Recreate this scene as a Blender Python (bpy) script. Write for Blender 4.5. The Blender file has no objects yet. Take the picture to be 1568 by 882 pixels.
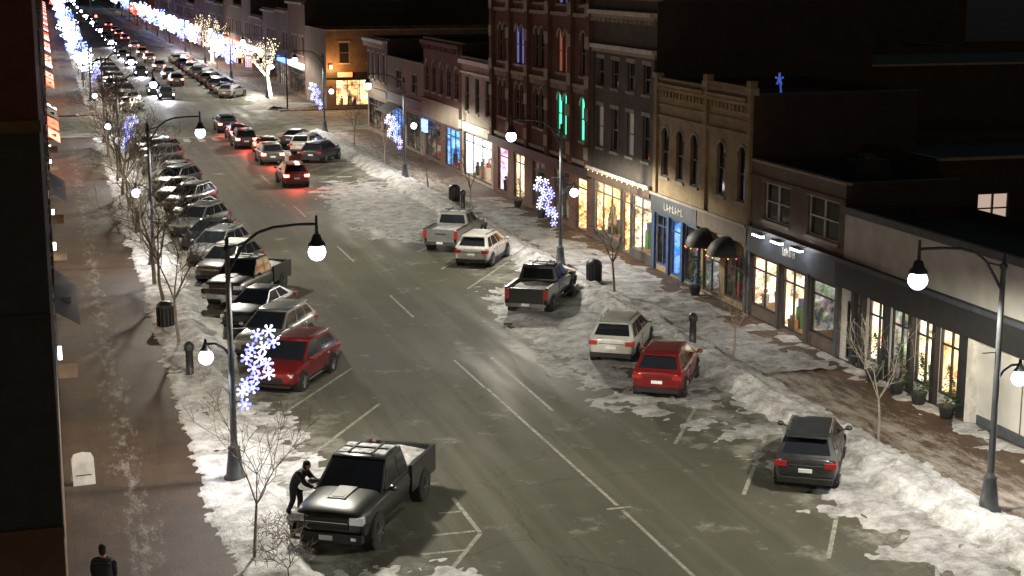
import bpy, math, random
from mathutils import Vector, Matrix, noise
random.seed(7)
R=math.radians
scene=bpy.context.scene
# ------------------------------------------------------------ materials
def nt(name):
    m=bpy.data.materials.new(name); m.use_nodes=True
    n=m.node_tree; b=n.nodes['Principled BSDF']
    return m,n,b
def coords(n,scale=(1,1,1),out='Object'):
    tc=n.nodes.new('ShaderNodeTexCoord'); mp=n.nodes.new('ShaderNodeMapping')
    mp.inputs['Scale'].default_value=scale
    n.links.new(tc.outputs[out],mp.inputs['Vector']); return mp.outputs['Vector']
def noise_n(n,vec,scale,detail=4,rough=.6):
    t=n.nodes.new('ShaderNodeTexNoise'); t.inputs['Scale'].default_value=scale
    t.inputs['Detail'].default_value=detail; t.inputs['Roughness'].default_value=rough
    n.links.new(vec,t.inputs['Vector']); return t.outputs['Fac']
def ramp(n,fac,stops):
    r=n.nodes.new('ShaderNodeValToRGB'); e=r.color_ramp.elements
    while len(e)<len(stops): e.new(.5)
    for i,(p,c) in enumerate(stops):
        e[i].position=p; e[i].color=(*c,1) if len(c)==3 else c
    n.links.new(fac,r.inputs['Fac']); return r.outputs['Color']
def mix(n,fac,a,b,mode='MIX'):
    m=n.nodes.new('ShaderNodeMix'); m.data_type='RGBA'; m.blend_type=mode
    for sock,v in ((0,fac),(6,a),(7,b)):
        if isinstance(v,(int,float)): m.inputs[sock].default_value=v
        elif isinstance(v,tuple): m.inputs[sock].default_value=(*v,1)
        else: n.links.new(v,m.inputs[sock])
    return m.outputs[2]
def bump(n,b,h,strength=.3,dist=.05):
    bp=n.nodes.new('ShaderNodeBump'); bp.inputs['Strength'].default_value=strength
    bp.inputs['Distance'].default_value=dist
    n.links.new(h,bp.inputs['Height']); n.links.new(bp.outputs['Normal'],b.inputs['Normal'])
def M(name,col,rough=.7,metal=0,var=.2,scale=2.5,bmp=0,coat=0):
    m,n,b=nt(name); v=coords(n)
    f=noise_n(n,v,scale,2,.65)
    c=ramp(n,f,[(.3,tuple(x*(1-var) for x in col)),(.7,tuple(min(1,x*(1+var)) for x in col))])
    n.links.new(c,b.inputs['Base Color'])
    b.inputs['Roughness'].default_value=rough; b.inputs['Metallic'].default_value=metal
    b.inputs['Coat Weight'].default_value=coat; b.inputs['Coat Roughness'].default_value=.08
    if bmp: bump(n,b,noise_n(n,v,scale*6,3),bmp,.03)
    return m
def E(name,col,s,base=(.5,.5,.5),sample=False):
    m,n,b=nt(name); b.inputs['Base Color'].default_value=(*base,1)
    b.inputs['Emission Color'].default_value=(*col,1); b.inputs['Emission Strength'].default_value=s
    if not sample: m.cycles.emission_sampling='NONE'
    return m
def brick(name,c1,c2,mort,var=.5):
    m,n,b=nt(name)
    tc=n.nodes.new('ShaderNodeTexCoord'); sx=n.nodes.new('ShaderNodeSeparateXYZ'); ad=n.nodes.new('ShaderNodeMath')
    n.links.new(tc.outputs['Object'],sx.inputs[0]); n.links.new(sx.outputs[0],ad.inputs[0]); n.links.new(sx.outputs[1],ad.inputs[1])
    cx=n.nodes.new('ShaderNodeCombineXYZ'); n.links.new(ad.outputs[0],cx.inputs[0]); n.links.new(sx.outputs[2],cx.inputs[1])
    t=n.nodes.new('ShaderNodeTexBrick'); t.inputs['Scale'].default_value=1
    t.inputs['Brick Width'].default_value=.3; t.inputs['Row Height'].default_value=.1; t.inputs['Mortar Size'].default_value=.012
    t.inputs['Color1'].default_value=(*c1,1); t.inputs['Color2'].default_value=(*c2,1); t.inputs['Mortar'].default_value=(*mort,1)
    n.links.new(cx.outputs[0],t.inputs['Vector'])
    f=noise_n(n,tc.outputs['Object'],.8,5,.7)
    d=ramp(n,f,[(.3,(1-var,)*3),(.7,(1,1,1))])
    n.links.new(mix(n,1.0,t.outputs['Color'],d,'MULTIPLY'),b.inputs['Base Color'])
    b.inputs['Roughness'].default_value=.9; bump(n,b,t.outputs['Fac'],-.3,.01)
    return m
def shop(name,a,b_,c_,s,scale=1.6,sample=True):
    m,n,b=nt(name); v=coords(n,(1,1,1))
    vo=n.nodes.new('ShaderNodeTexVoronoi'); vo.inputs['Scale'].default_value=scale*1.7
    n.links.new(v,vo.inputs['Vector'])
    f1=ramp(n,noise_n(n,v,scale,3,.7),[(.36,c_),(.5,b_),(.64,a)])
    col=mix(n,.35,f1,mix(n,1.0,f1,vo.outputs['Color'],'MULTIPLY'))
    n.links.new(col,b.inputs['Emission Color']); b.inputs['Emission Strength'].default_value=s
    n.links.new(col,b.inputs['Base Color'])
    if not sample: m.cycles.emission_sampling='NONE'
    return m
def asphalt_mat(name,base=.088):
    m,n,b=nt(name); v=coords(n); vs=coords(n,(1.1,.035,1)); v2=coords(n,(.35,.05,1))
    c=ramp(n,noise_n(n,v,.25,5,.65),[(.3,(base*.88,base*.85,base*.64)),(.7,(base*1.16,base*1.12,base*.88))])
    st=ramp(n,noise_n(n,vs,1.0,5,.6),[(.5,(0,0,0)),(.78,(.8,.8,.8))])
    c=mix(n,st,c,(base*1.8,base*1.75,base*1.42))
    st2=ramp(n,noise_n(n,v2,1.0,4,.7),[(.38,(.76,.76,.76)),(.6,(1,1,1))])
    c=mix(n,1.0,c,st2,'MULTIPLY')
    fine=ramp(n,noise_n(n,v,14,4,.8),[(.3,(.8,.8,.8)),(.72,(1.15,1.15,1.15))])
    c=mix(n,1.0,c,fine,'MULTIPLY')
    sx=n.nodes.new('ShaderNodeSeparateXYZ'); n.links.new(v,sx.inputs[0])
    mr=n.nodes.new('ShaderNodeMapRange'); ab=n.nodes.new('ShaderNodeMath'); ab.operation='SUBTRACT'; ab.inputs[1].default_value=14.2
    a2=n.nodes.new('ShaderNodeMath'); a2.operation='ABSOLUTE'; n.links.new(sx.outputs[0],ab.inputs[0]); n.links.new(ab.outputs[0],a2.inputs[0])
    n.links.new(a2.outputs[0],mr.inputs[0]); mr.inputs[1].default_value=4.5; mr.inputs[2].default_value=9.4; mr.inputs[3].default_value=0; mr.inputs[4].default_value=.22
    ad=n.nodes.new('ShaderNodeMath'); n.links.new(noise_n(n,v,.55,7,.72),ad.inputs[0]); n.links.new(mr.outputs[0],ad.inputs[1])
    sl=ramp(n,ad.outputs[0],[(.58,(0,0,0)),(.76,(.85,.85,.85))])
    c=mix(n,sl,c,(.31,.305,.27))
    vo=n.nodes.new('ShaderNodeTexVoronoi'); vo.feature='DISTANCE_TO_EDGE'; vo.inputs['Scale'].default_value=.16
    vd=n.nodes.new('ShaderNodeVectorMath'); vd.operation='ADD'
    nz=n.nodes.new('ShaderNodeTexNoise'); nz.inputs['Scale'].default_value=.8; n.links.new(v,nz.inputs['Vector'])
    n.links.new(v,vd.inputs[0]); n.links.new(nz.outputs['Color'],vd.inputs[1]); n.links.new(vd.outputs[0],vo.inputs['Vector'])
    cr=ramp(n,vo.outputs['Distance'],[(0,(.7,.7,.7)),(.006,(1,1,1))])
    c=mix(n,1.0,c,cr,'MULTIPLY')
    n.links.new(c,b.inputs['Base Color'])
    rg=ramp(n,noise_n(n,v2,2.0,4,.6),[(.35,(.6,.6,.6)),(.65,(.85,.85,.85))])
    n.links.new(rg,b.inputs['Roughness']); b.inputs['Specular IOR Level'].default_value=.22
    bump(n,b,noise_n(n,v,25,3,.8),.35,.02)
    return m
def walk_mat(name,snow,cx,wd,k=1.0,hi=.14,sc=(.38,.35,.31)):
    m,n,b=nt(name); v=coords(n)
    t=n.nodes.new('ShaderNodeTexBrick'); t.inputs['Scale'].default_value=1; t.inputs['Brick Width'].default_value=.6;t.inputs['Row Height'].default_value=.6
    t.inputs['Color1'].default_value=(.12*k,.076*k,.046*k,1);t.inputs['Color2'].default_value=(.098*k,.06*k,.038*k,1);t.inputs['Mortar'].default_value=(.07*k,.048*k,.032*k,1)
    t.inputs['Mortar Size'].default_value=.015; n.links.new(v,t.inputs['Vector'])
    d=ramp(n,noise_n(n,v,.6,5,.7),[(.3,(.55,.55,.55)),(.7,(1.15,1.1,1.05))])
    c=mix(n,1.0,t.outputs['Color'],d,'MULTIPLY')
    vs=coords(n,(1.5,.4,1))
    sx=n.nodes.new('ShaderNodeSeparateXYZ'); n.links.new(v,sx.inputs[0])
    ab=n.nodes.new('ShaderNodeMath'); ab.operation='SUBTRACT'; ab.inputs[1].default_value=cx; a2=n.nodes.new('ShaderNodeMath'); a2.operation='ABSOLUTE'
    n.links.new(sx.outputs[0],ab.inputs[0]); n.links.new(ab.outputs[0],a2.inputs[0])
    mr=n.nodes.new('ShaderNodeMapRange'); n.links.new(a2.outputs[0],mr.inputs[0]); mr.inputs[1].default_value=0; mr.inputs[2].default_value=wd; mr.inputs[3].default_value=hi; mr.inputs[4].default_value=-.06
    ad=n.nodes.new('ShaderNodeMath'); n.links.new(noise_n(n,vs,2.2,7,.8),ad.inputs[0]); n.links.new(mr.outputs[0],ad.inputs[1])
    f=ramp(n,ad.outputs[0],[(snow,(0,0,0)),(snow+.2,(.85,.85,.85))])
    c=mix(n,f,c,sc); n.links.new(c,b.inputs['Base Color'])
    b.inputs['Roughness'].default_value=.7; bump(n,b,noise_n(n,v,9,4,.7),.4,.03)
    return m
def snow_mat(name,k=1.0):
    m,n,b=nt(name); v=coords(n)
    c=ramp(n,noise_n(n,v,1.3,7,.78),[(.3,(.12*k,.11*k,.1*k)),(.47,(.36*k,.355*k,.35*k)),(.62,(.6*k,.6*k,.61*k))])
    n.links.new(c,b.inputs['Base Color']); b.inputs['Roughness'].default_value=.8
    bump(n,b,noise_n(n,v,7,4,.75),.8,.08); return m
def paint_line():
    m,n,b=nt('worn_road_paint'); v=coords(n)
    f=ramp(n,noise_n(n,v,4,6,.8),[(.38,(0,0,0)),(.62,(.8,.8,.8))])
    n.links.new(mix(n,f,(.11,.108,.085),(.44,.43,.37)),b.inputs['Base Color']); b.inputs['Roughness'].default_value=.7
    return m
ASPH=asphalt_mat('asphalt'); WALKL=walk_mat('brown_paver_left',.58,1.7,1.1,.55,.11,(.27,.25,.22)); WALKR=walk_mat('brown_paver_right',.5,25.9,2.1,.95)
SNOW=snow_mat('dirty_snow',1.1); SNOWL=snow_mat('left_bank_snow',1.3); ICE=snow_mat('packed_ice',.82); LINE=paint_line()  # left bank uses the same snow mix in a brighter colour
KERB=M('kerb_concrete',(.28,.27,.25),.8); GROUND=M('ground_dark',(.05,.05,.052),.9,0,.4,.05)
METAL=M('dark_painted_metal',(.028,.03,.033),.45,.3); GALV=M('grey_pole_paint',(.06,.067,.075),.5,.3)
GLOBE=E('globe_glow',(.74,.74,1.0),26); GLOBE2=E('globe_glow_low',(.78,.76,1.0),14)
FLAKE=E('snowflake_bulbs',(.2,.22,1.0),2.6); FLAKEW=E('snowflake_bulbs_white',(.6,.64,1.0),1.9)
GLASS=M('dark_window_glass',(.018,.02,.026),.08,0,.1,1); TRIM=M('stone_trim',(.3,.27,.23),.85); WHITE=M('white_trim',(.55,.53,.49),.7)
ROOF=M('flat_roof_tar',(.03,.03,.032),.9,0,.5,.4); FRAME=M('window_frame',(.16,.15,.14),.6); DFR=M('dark_frame',(.03,.032,.036),.5)
BARK=M('bark',(.2,.17,.14),.9,0,.3,8)
RUB=M('tyre_rubber',(.015,.015,.015),.85); RIM=M('alloy_rim',(.3,.31,.33),.35,.8); BLK=M('black_plastic',(.015,.015,.017),.45)
CARGL=M('car_glass',(.012,.014,.018),.05,0,.05,1,0,.5); CHROME=M('chrome',(.5,.5,.52),.2,1); PLATE=M('number_plate',(.6,.62,.65),.5)
HEADOFF=M('headlamp_lens',(.7,.73,.8),.1,.5); TAILDIM=E('tail_lens_faint_glow',(1,.03,.02),.06,(.22,.008,.008))  # parked tail lenses carry a faint red emission of their own
TAILON=E('tail_lamp_lit',(1,.07,.04),32); HEADON=E('headlamp_lit',(.85,.85,1),80); REDSIG=E('red_signal',(1,.05,.02),30)
# ------------------------------------------------------------ mesh builder
class MB:
    def __init__(s): s.v=[];s.f=[];s.m=[];s.s=[];s.mats=[]
    def mi(s,m):
        if m not in s.mats: s.mats.append(m)
        return s.mats.index(m)
    def add(s,v,f,m,sm=False):
        o=len(s.v); s.v+= [tuple(p) for p in v]; i=s.mi(m)
        for q in f: s.f.append([o+k for k in q]); s.m.append(i); s.s.append(sm)
    def quad(s,a,b,c,d,m): s.add([a,b,c,d],[(0,1,2,3)],m)
    def box(s,x0,x1,y0,y1,z0,z1,m):
        s.add([(x0,y0,z0),(x1,y0,z0),(x1,y1,z0),(x0,y1,z0),(x0,y0,z1),(x1,y0,z1),(x1,y1,z1),(x0,y1,z1)],
              [(0,3,2,1),(4,5,6,7),(0,1,5,4),(1,2,6,5),(2,3,7,6),(3,0,4,7)],m)
    def cyl(s,p,q,r0,r1,n,m,caps=True,sm=True):
        p=Vector(p);q=Vector(q);d=(q-p)
        if d.length<1e-6: return
        d.normalize(); a=d.orthogonal().normalized(); b=d.cross(a)
        v=[]
        for c,r in ((p,r0),(q,r1)):
            for i in range(n):
                t=2*math.pi*(i+.5)/n; v.append(c+a*(r*math.cos(t))+b*(r*math.sin(t)))
        f=[(i,(i+1)%n,n+(i+1)%n,n+i) for i in range(n)]
        s.add(v,f,m,sm)
        if caps: s.add(v,[tuple(range(n))[::-1],tuple(range(n,2*n))],m)
    def beam(s,p,q,w,m,h=None): 
        p=Vector(p);q=Vector(q);d=(q-p).normalized(); up=Vector((0,0,1)) if abs(d.z)<.9 else Vector((1,0,0))
        a=d.cross(up).normalized()*w/2; b=d.cross(a).normalized()*(h or w)/2
        v=[p-a-b,p+a-b,p+a+b,p-a+b,q-a-b,q+a-b,q+a+b,q-a+b]
        s.add(v,[(0,3,2,1),(4,5,6,7),(0,1,5,4),(1,2,6,5),(2,3,7,6),(3,0,4,7)],m)
    def sph(s,c,rx,m,ry=None,rz=None,n=12,k=8):
        ry=ry or rx; rz=rz or rx; v=[];f=[]
        for j in range(k+1):
            ph=math.pi*j/k
            for i in range(n):
                t=2*math.pi*i/n; v.append((c[0]+rx*math.sin(ph)*math.cos(t),c[1]+ry*math.sin(ph)*math.sin(t),c[2]+rz*math.cos(ph)))
        for j in range(k):
            for i in range(n): f.append((j*n+i,(j+1)*n+i,(j+1)*n+(i+1)%n,j*n+(i+1)%n))
        s.add(v,f,m,True)
    def loft(s,rings,m,sm=True,caps=True):
        n=len(rings[0]); v=[p for r in rings for p in r]
        f=[(j*n+i,j*n+(i+1)%n,(j+1)*n+(i+1)%n,(j+1)*n+i) for j in range(len(rings)-1) for i in range(n)]
        if caps: f+= [tuple(range(n))[::-1],tuple(range((len(rings)-1)*n,len(rings)*n))]
        s.add(v,f,m,sm)
    def lathe(s,prof,m,n=12,c=(0,0)):
        s.loft([[(c[0]+r*math.cos(2*math.pi*i/n),c[1]+r*math.sin(2*math.pi*i/n),z) for i in range(n)] for z,r in prof],m)
    def mesh(s,name):
        me=bpy.data.meshes.new(name); me.from_pydata(s.v,[],s.f)
        for m in s.mats: me.materials.append(m)
        me.polygons.foreach_set('material_index',s.m); me.polygons.foreach_set('use_smooth',s.s); me.update(); return me
def link(o): scene.collection.objects.link(o); return o
def obj(name,mb,loc=(0,0,0),rot=0):
    o=link(bpy.data.objects.new(name,mb.mesh(name) if isinstance(mb,MB) else mb)); o.location=loc; o.rotation_euler=(0,0,rot); return o
def group(name,parts,loc,rot=0,mods=None,scale=1):
    e=link(bpy.data.objects.new(name,None)); e.location=loc; e.rotation_euler=(0,0,rot); e.scale=(scale,)*3; e.empty_display_size=.3
    for pn,me in parts.items():
        if isinstance(me,MB): me=me.mesh(pn); parts[pn]=me
        o=link(bpy.data.objects.new(pn,me)); o.parent=e
        if mods and pn in mods: mods[pn](o)
    return e
def subs(o):
    m=o.modifiers.new('s','SUBSURF'); m.levels=1; m.render_levels=1
def bev(o):
    m=o.modifiers.new('b','BEVEL'); m.width=.025; m.segments=1; m.limit_method='ANGLE'
# ------------------------------------------------------------ ground, roads
mb=MB(); mb.quad((-3000,-500,-.03),(3000,-500,-.03),(3000,4500,-.03),(-3000,4500,-.03),GROUND); obj('ground',mb)
mb=MB(); mb.quad((5.5,-40,0),(24,-40,0),(24,1500,0),(5.5,1500,0),ASPH); obj('main_street_road',mb)
mb=MB(); mb.quad((-300,148,-.004),(300,148,-.004),(300,171,-.004),(-300,171,-.004),ASPH); obj('cross_street_road',mb)
XR=29.2
def pave(name,x0,x1,y0,y1,m,ka,kb):
    mb=MB(); mb.box(x0,x1,y0,y1,-.02,.12,m); obj(name,mb)
    k=MB(); k.box(ka,kb,y0+.002,y1-.002,-.018,.125,KERB); obj('kerb',k)
for a,b in ((-20,148),(171,900)):
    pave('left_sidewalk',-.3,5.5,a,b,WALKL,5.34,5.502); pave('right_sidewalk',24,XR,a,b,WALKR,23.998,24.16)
mb=MB(); Z=.004
def line(p,q,w=.12,z=Z):
    p=Vector((*p,0));q=Vector((*q,0));d=(q-p).normalized();a=Vector((-d.y,d.x,0))*w/2
    mb.quad(*[(t.x,t.y,z) for t in (p-a,q-a,q+a,p+a)],LINE)
line((14.95,20),(14.95,39.7),.11); line((14.95,40.1),(14.8,53.5),.11)
line((14.55,39.9),(15.3,39.9),.12,.006)
line((14.75,53.6),(14.7,58),.1)
line((16.2,50),(16.2,58),.12)
for y in (66,80,96,112): line((14.9,y),(14.9,y+5),.1)
for k in range(-3,21):
    y=34.7+5.25*k; 
    if y<140: line((18.8,y),(22.6,y+6.2))
    y=52.6+5.25*k
    if y<140 and (y>44 or y<33): line((10.6,y),(6.6,y-6.45))
line((10.6,42.1),(10.6,39.1),.13); line((10.6,39.05),(8.2,35.1),.13)
line((10.5,39.25),(9.3,39.25),.12,.006); line((9.95,37.95),(8.7,37.95),.12,.006); line((10.55,40.9),(9.9,40.9),.12,.006)
line((5.6,146),(24,146),.4)
for i in range(14): mb.quad((6.2+i*1.3,142,.004),(6.8+i*1.3,142,.004),(6.8+i*1.3,145,.004),(6.2+i*1.3,145,.004),LINE)
obj('road_markings',mb)
def N(x,y,s,z=0): return noise.noise(Vector((x*s,y*s,z)))
def snow(name,x0,x1,y0,y1,st,f,mt=None):
    nx=int((x1-x0)/st)+1; ny=int((y1-y0)/st)+1
    v=[(x0+i*st,y0+j*st,f(x0+i*st,y0+j*st)) for j in range(ny) for i in range(nx)]
    fc=[]
    for j in range(ny-1):
        for i in range(nx-1):
            q=(j*nx+i,j*nx+i+1,(j+1)*nx+i+1,(j+1)*nx+i)
            if max(v[k][2] for k in q)>-.01: fc.append(q)
    b=MB(); b.add(v,fc,mt or SNOW,True); obj(name,b)
def cl(t): return max(0,min(1,t))
def lump(x,y): return .09*abs(N(x,y,1.6,3))+.15*max(0,N(x,y,3.1,5))+.08*N(x,y,6,9)
def fR(x,y):
    ed=22.85+.8*N(0,y,.22)+.45*N(0,y,.9,2)+.3*N(x,y,2,8); ins=25.2+.35*N(0,y,.5,7)+.3*N(x,y,2.2,7)
    s=cl((x-ed)/.5)*cl((ins-x)/.3)
    b=.125*cl((x-23.9)/.15)
    if s<=0: return -.04
    hump=.28*math.exp(-((x-23.7)/.7)**2)
    return b+ s*(hump+.07+lump(x,y)+.12*N(x,y,.6,1))-.02
def fL(x,y):
    ed=6.0+.6*N(3,y,.25)+.4*N(0,y,1,2)+.3*N(x,y,2,8); ins=3.65+.25*N(1,y,.5,7)+.25*N(x,y,2.5,2)
    s=cl((ed-x)/.4)*cl((x-ins)/.25)
    b=.125*cl((5.6-x)/.15)
    if s<=0: return -.04
    return b+s*(.14*math.exp(-((x-5.5)/.6)**2)+.05+.7*lump(x,y)+.1*N(x,y,.5,6))-.02
snow('snow_bank',21.8,25.8,24,112,.14,fR); snow('snow_bank',22,25.7,112,147,.3,fR)
snow('snow_bank',3.2,7.0,26,112,.14,fL,SNOWL); snow('snow_bank',3.3,6.9,112,147,.3,fL,SNOWL)
snow('snow_bank',22,27.5,173,420,.8,lambda x,y:fR(x,y)+.02); snow('snow_bank',3.3,6.9,173,420,.8,fL)
def patch(cx,cy,rx,ry,thr=.0,amp=.10):
    def f(x,y):
        d=((x-cx)/rx)**2+((y-cy)/ry)**2
        return amp*(1-d)+.09*N(x,y,.8,4)+.06*N(x,y,2.6,1)+.04*N(x,y,6,2)-thr
    return f
snow('snow_patch',17.5,24,50,76,.15,patch(21.5,63,3.2,8.5,.0,.14))
snow('ice_patch',16.5,24,84,116,.25,patch(20.4,98,3.4,13,-.01,.09),ICE)
snow('ice_patch',17.5,24,44,76,.2,patch(21,58,3.2,12,.02,.07),ICE)
snow('ice_patch',18.5,24,24,50,.2,patch(22.4,36,2.2,12,.03,.07),ICE)
snow('snow_patch',5,9.5,40,66,.15,patch(6.3,49,1.8,9,.05,.08))
snow('snow_patch',21,24,26,50,.15,patch(23,38,.9,12,.05,.08))
snow('snow_patch',5,12,24,38.6,.15,patch(7.4,33,3.2,4.6,.02,.09))
snow('ice_patch',25.2,29.1,52,100,.2,lambda x,y:.085+.12+.09*N(x,y,.7,4)+.07*N(x,y,2.6,1)-.055*abs(x-26.6),ICE)
snow('snow_patch',27.6,29.1,26,60,.2,lambda x,y:.03+.12+.09*N(x,y,.9,4)+.06*N(x,y,2.6,1)-.08*abs(x-28.8),SNOW)
snow('snow_patch',20,30,171,182,.3,patch(25.5,177,5,5,.0,.25))
# ------------------------------------------------------------ street lamps
def lamp_mesh(deco):
    b=MB(); 
    b.lathe([(0,.34),(.12,.34),(.18,.27),(.75,.2),(.95,.17),(1.0,.2),(1.06,.12),(1.2,.1),(6.9,.075),(6.95,.11),(7.05,.11),(7.1,.05),(7.25,.07),(7.35,.01)],GALV,10)
    pts=[(0,0,6.3),(.25,0,6.7),(.55,0,7.15),(.9,0,7.42),(1.35,0,7.55),(2.0,0,7.6),(2.62,0,7.6)]
    for p,q in zip(pts,pts[1:]): b.cyl(p,q,.045,.045,8,GALV)
    b.cyl((0,0,7.0),(.6,0,7.15),.025,.025,6,GALV)
    b.cyl((2.62,0,7.85),(2.62,0,7.3),.04,.05,8,GALV)
    b.lathe([(7.32,.05),(7.28,.12),(7.12,.16),(7.02,.25),(6.96,.26)],GALV,12,(2.62,0))
    for p,q in zip([(0,0,3.75),(-.2,0,4.05),(-.45,0,4.2)],[(-.2,0,4.05),(-.45,0,4.2),(-.72,0,4.2)]): b.cyl(p,q,.035,.035,6,GALV)
    b.lathe([(4.35,.03),(4.25,.05),(4.12,.1),(4.04,.16),(4.02,.17)],GALV,12,(-.72,0))
    for z in (2.4,4.6): b.cyl((0,0,z),(.5,0,z),.02,.02,6,GALV)
    g=MB(); g.sph((2.62,0,6.76),.26,GLOBE,rz=.26); g.sph((-.72,0,3.8),.22,GLOBE2)
    parts={'pole':b,'globes':g}
    if deco:
        d=MB(); rs=random.Random(3)
        P=[(1.12,4.5),(.78,4.38),(1.25,4.15),(.95,4.0),(.6,3.98),(.45,3.72),(.85,3.7),(1.05,3.48),(.65,3.4),(1.08,3.2),(.72,3.08),(.4,2.95),(.3,2.68),(.6,2.8),(.35,2.3)]
        for i,(x,z) in enumerate(P):
            r=.16; mt=FLAKEW if i%3==0 else FLAKE; yy=rs.uniform(-.12,.02)
            for a in range(6):
                t=a*math.pi/3+i*.3; e=(x+r*math.cos(t),yy,z+r*math.sin(t)); d.beam((x,yy,z),e,.045,mt)
                d.sph(e,.045,FLAKEW if a%2 else mt,n=6,k=4)
            d.sph((x,yy,z),.07,FLAKEW,n=6,k=4)
        for p,q in zip(P,P[1:]): d.cyl((p[0],.03,p[1]),(q[0],.03,q[1]),.012,.012,4,METAL)
        parts['snowflake_lights']=d
    return {k:(v.mesh(k)) for k,v in parts.items()}
LM=lamp_mesh(False); LMD=lamp_mesh(True)
LD={}
def spot(loc,w,col,size=168,rad=.25,bat=False):
    key=(w,col,size,bat)
    if key not in LD:
        l=bpy.data.lights.new('added_tree_glow','SPOT'); l.energy=w; l.color=col; l.spot_size=R(size); l.spot_blend=.25; l.shadow_soft_size=rad
        if bat:
            l.use_nodes=True; n=l.node_tree; em=n.nodes['Emission']
            tc=n.nodes.new('ShaderNodeTexCoord'); sx=n.nodes.new('ShaderNodeSeparateXYZ'); n.links.new(tc.outputs['Normal'],sx.inputs[0])
            def mt(op,a,bv):
                q=n.nodes.new('ShaderNodeMath'); q.operation=op; n.links.new(a,q.inputs[0])
                if bv is not None: q.inputs[1].default_value=bv
                return q.outputs[0]
            o=mt('POWER',mt('MAXIMUM',mt('ABSOLUTE',sx.outputs[2],None),.28),-1.1)
            n.links.new(o,em.inputs['Strength'])
        LD[key]=l
    o=link(bpy.data.objects.new('added_tree_glow',LD[key])); o.location=loc; return o
def place_lamp(x,y,rot,deco,light):
    e=group('street_lamp',LMD if deco else LM,(x,y,.12),rot)
    if light:
        s=spot((2.62,0,6.35),light,(1,.93,.76),bat=True); s.parent=e
        if 0<y<150:
            s=spot((-.72,0,3.45),light*(.17 if rot==0 else .12),(.95,.93,1),150,.2); s.parent=e
LP=2500
for y,d in ((9.2,0),(45.2,1),(81.2,0),(117,1),(147,0),(189,1),(226,0),(262,0),(299,1),(336,0),(373,1),(410,0),(450,1),(490,0),(540,0),(600,0),(670,0)):
    place_lamp(4.7,y,0,d,LP if y<310 else 0)
for y,d in ((-1,0),(36.4,0),(75,1),(111.5,1),(146,1),(186,0),(223,1),(260,0),(297,1),(334,0),(371,0),(410,1),(450,0),(490,0),(540,0),(600,0),(670,0)):
    place_lamp(24.65,y,math.pi,d,LP if y<310 else 0)
# ------------------------------------------------------------ trees
def tree_mesh(seed,h,spread=.55,depth=5,bulbs=None,trunk=None,r0=.06,bs=.045,nb=1):
    rs=random.Random(seed); b=MB(); B=MB()
    def br(p,d,l,r,k):
        q=p; segs=2
        for i in range(segs):
            d2=(d+Vector((rs.uniform(-.14,.14),rs.uniform(-.14,.14),.05))).normalized(); e=q+d2*l/segs
            b.cyl(q,e,r,r*.85,6 if r>.03 else 3,trunk if (trunk and k>=depth-1) else BARK,False); r*=.85; q=e; d=d2
            if bulbs and k<=depth-1 :
                for _ in range(nb):
                    c=q+Vector([rs.uniform(-.15,.15) for _ in range(3)]); B.sph(c,bs*rs.uniform(.6,1.3),bulbs,n=4,k=2)
            if k>1 and k<=depth and (k<depth or i==1) and rs.random()<.85:
                a=rs.uniform(0,6.28); s=d.orthogonal().normalized(); s.rotate(Matrix.Rotation(a,3,d))
                br(q,(d*.6+s*spread*1.2).normalized(),l*rs.uniform(.45,.7),max(r*.6,.009),k-2 if k>2 else k-1)
        if k<=1: return
        n=3 if k>=depth-1 else 2
        for i in range(n):
            a=6.28*i/n+rs.uniform(-.6,.6); s=d.orthogonal().normalized(); s.rotate(Matrix.Rotation(a,3,d))
            br(q,(d+s*spread*rs.uniform(.6,1.4)+Vector((0,0,.12))).normalized(),l*rs.uniform(.62,.85),max(r*.72,.009),k-1)
    br(Vector((0,0,0)),Vector((0,0,1)),h*.34,r0,depth)
    if bulbs: return {'branches':b.mesh('branches'),'light_bulbs':B.mesh('light_bulbs')}
    return b.mesh('bare_tree')
TS=[tree_mesh(s,4.6,.6,6,r0=.07) for s in (1,2,3)]; TB=[tree_mesh(s,6.4,.8,6,r0=.12) for s in (4,5)]; TT=[tree_mesh(s,4.6,.5,5,r0=.055) for s in (6,7)]
def tree(x,y,me,sc=1,rot=0,nm='bare_tree'):
    o=obj(nm,me,(x,y,.15),rot); o.scale=(sc,)*3
for i,(x,y,me,sc) in enumerate([(4.43,38.6,TT[0],.9),(4.54,63.4,TS[0],1.15),(4.5,71.5,TS[1],1.25),(4.4,76,TB[0],.9),(4.5,88,TS[2],1.25),(4.4,94,TB[1],.95),(4.5,101,TS[0],1.3),(4.4,108,TB[0],1),(4.4,115,TS[1],1.4),(4.4,124,TB[0],1.1),(4.4,131,TB[1],1.15),(4.4,142,TB[0],1.15),
    (24.9,43,TT[1],.9),(24.8,54.1,TS[1],.85),(24.9,67.6,TS[2],.95),(25.3,94.9,TS[0],.85),(25.1,106,TT[0],1),(25,120,TS[1],.9),(25,133,TS[2],.9)]):
    tree(x,y,me,sc,i*1.3)
sh=tree_mesh(21,1.5,1.1,5,r0=.02)
for k,(x,y,s) in enumerate([(5.2,37.4,1.1),(5.0,36.2,1.1),(4.9,39.8,.6),(4.6,52,.7),(4.7,56,.6)]): tree(x,y,sh,s,k,'bare_shrub')
WB=E('warm_string_bulbs',(1,.8,.5),4); BB=E('blue_string_bulbs',(.12,.19,1),7); CW=E('cool_string_bulbs',(.6,.68,1),9); RB_=E('red_string_bulbs',(1,.08,.04),6)
WT=E('wrapped_trunk_lights',(1,.9,.66),2.6,sample=True)
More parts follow.
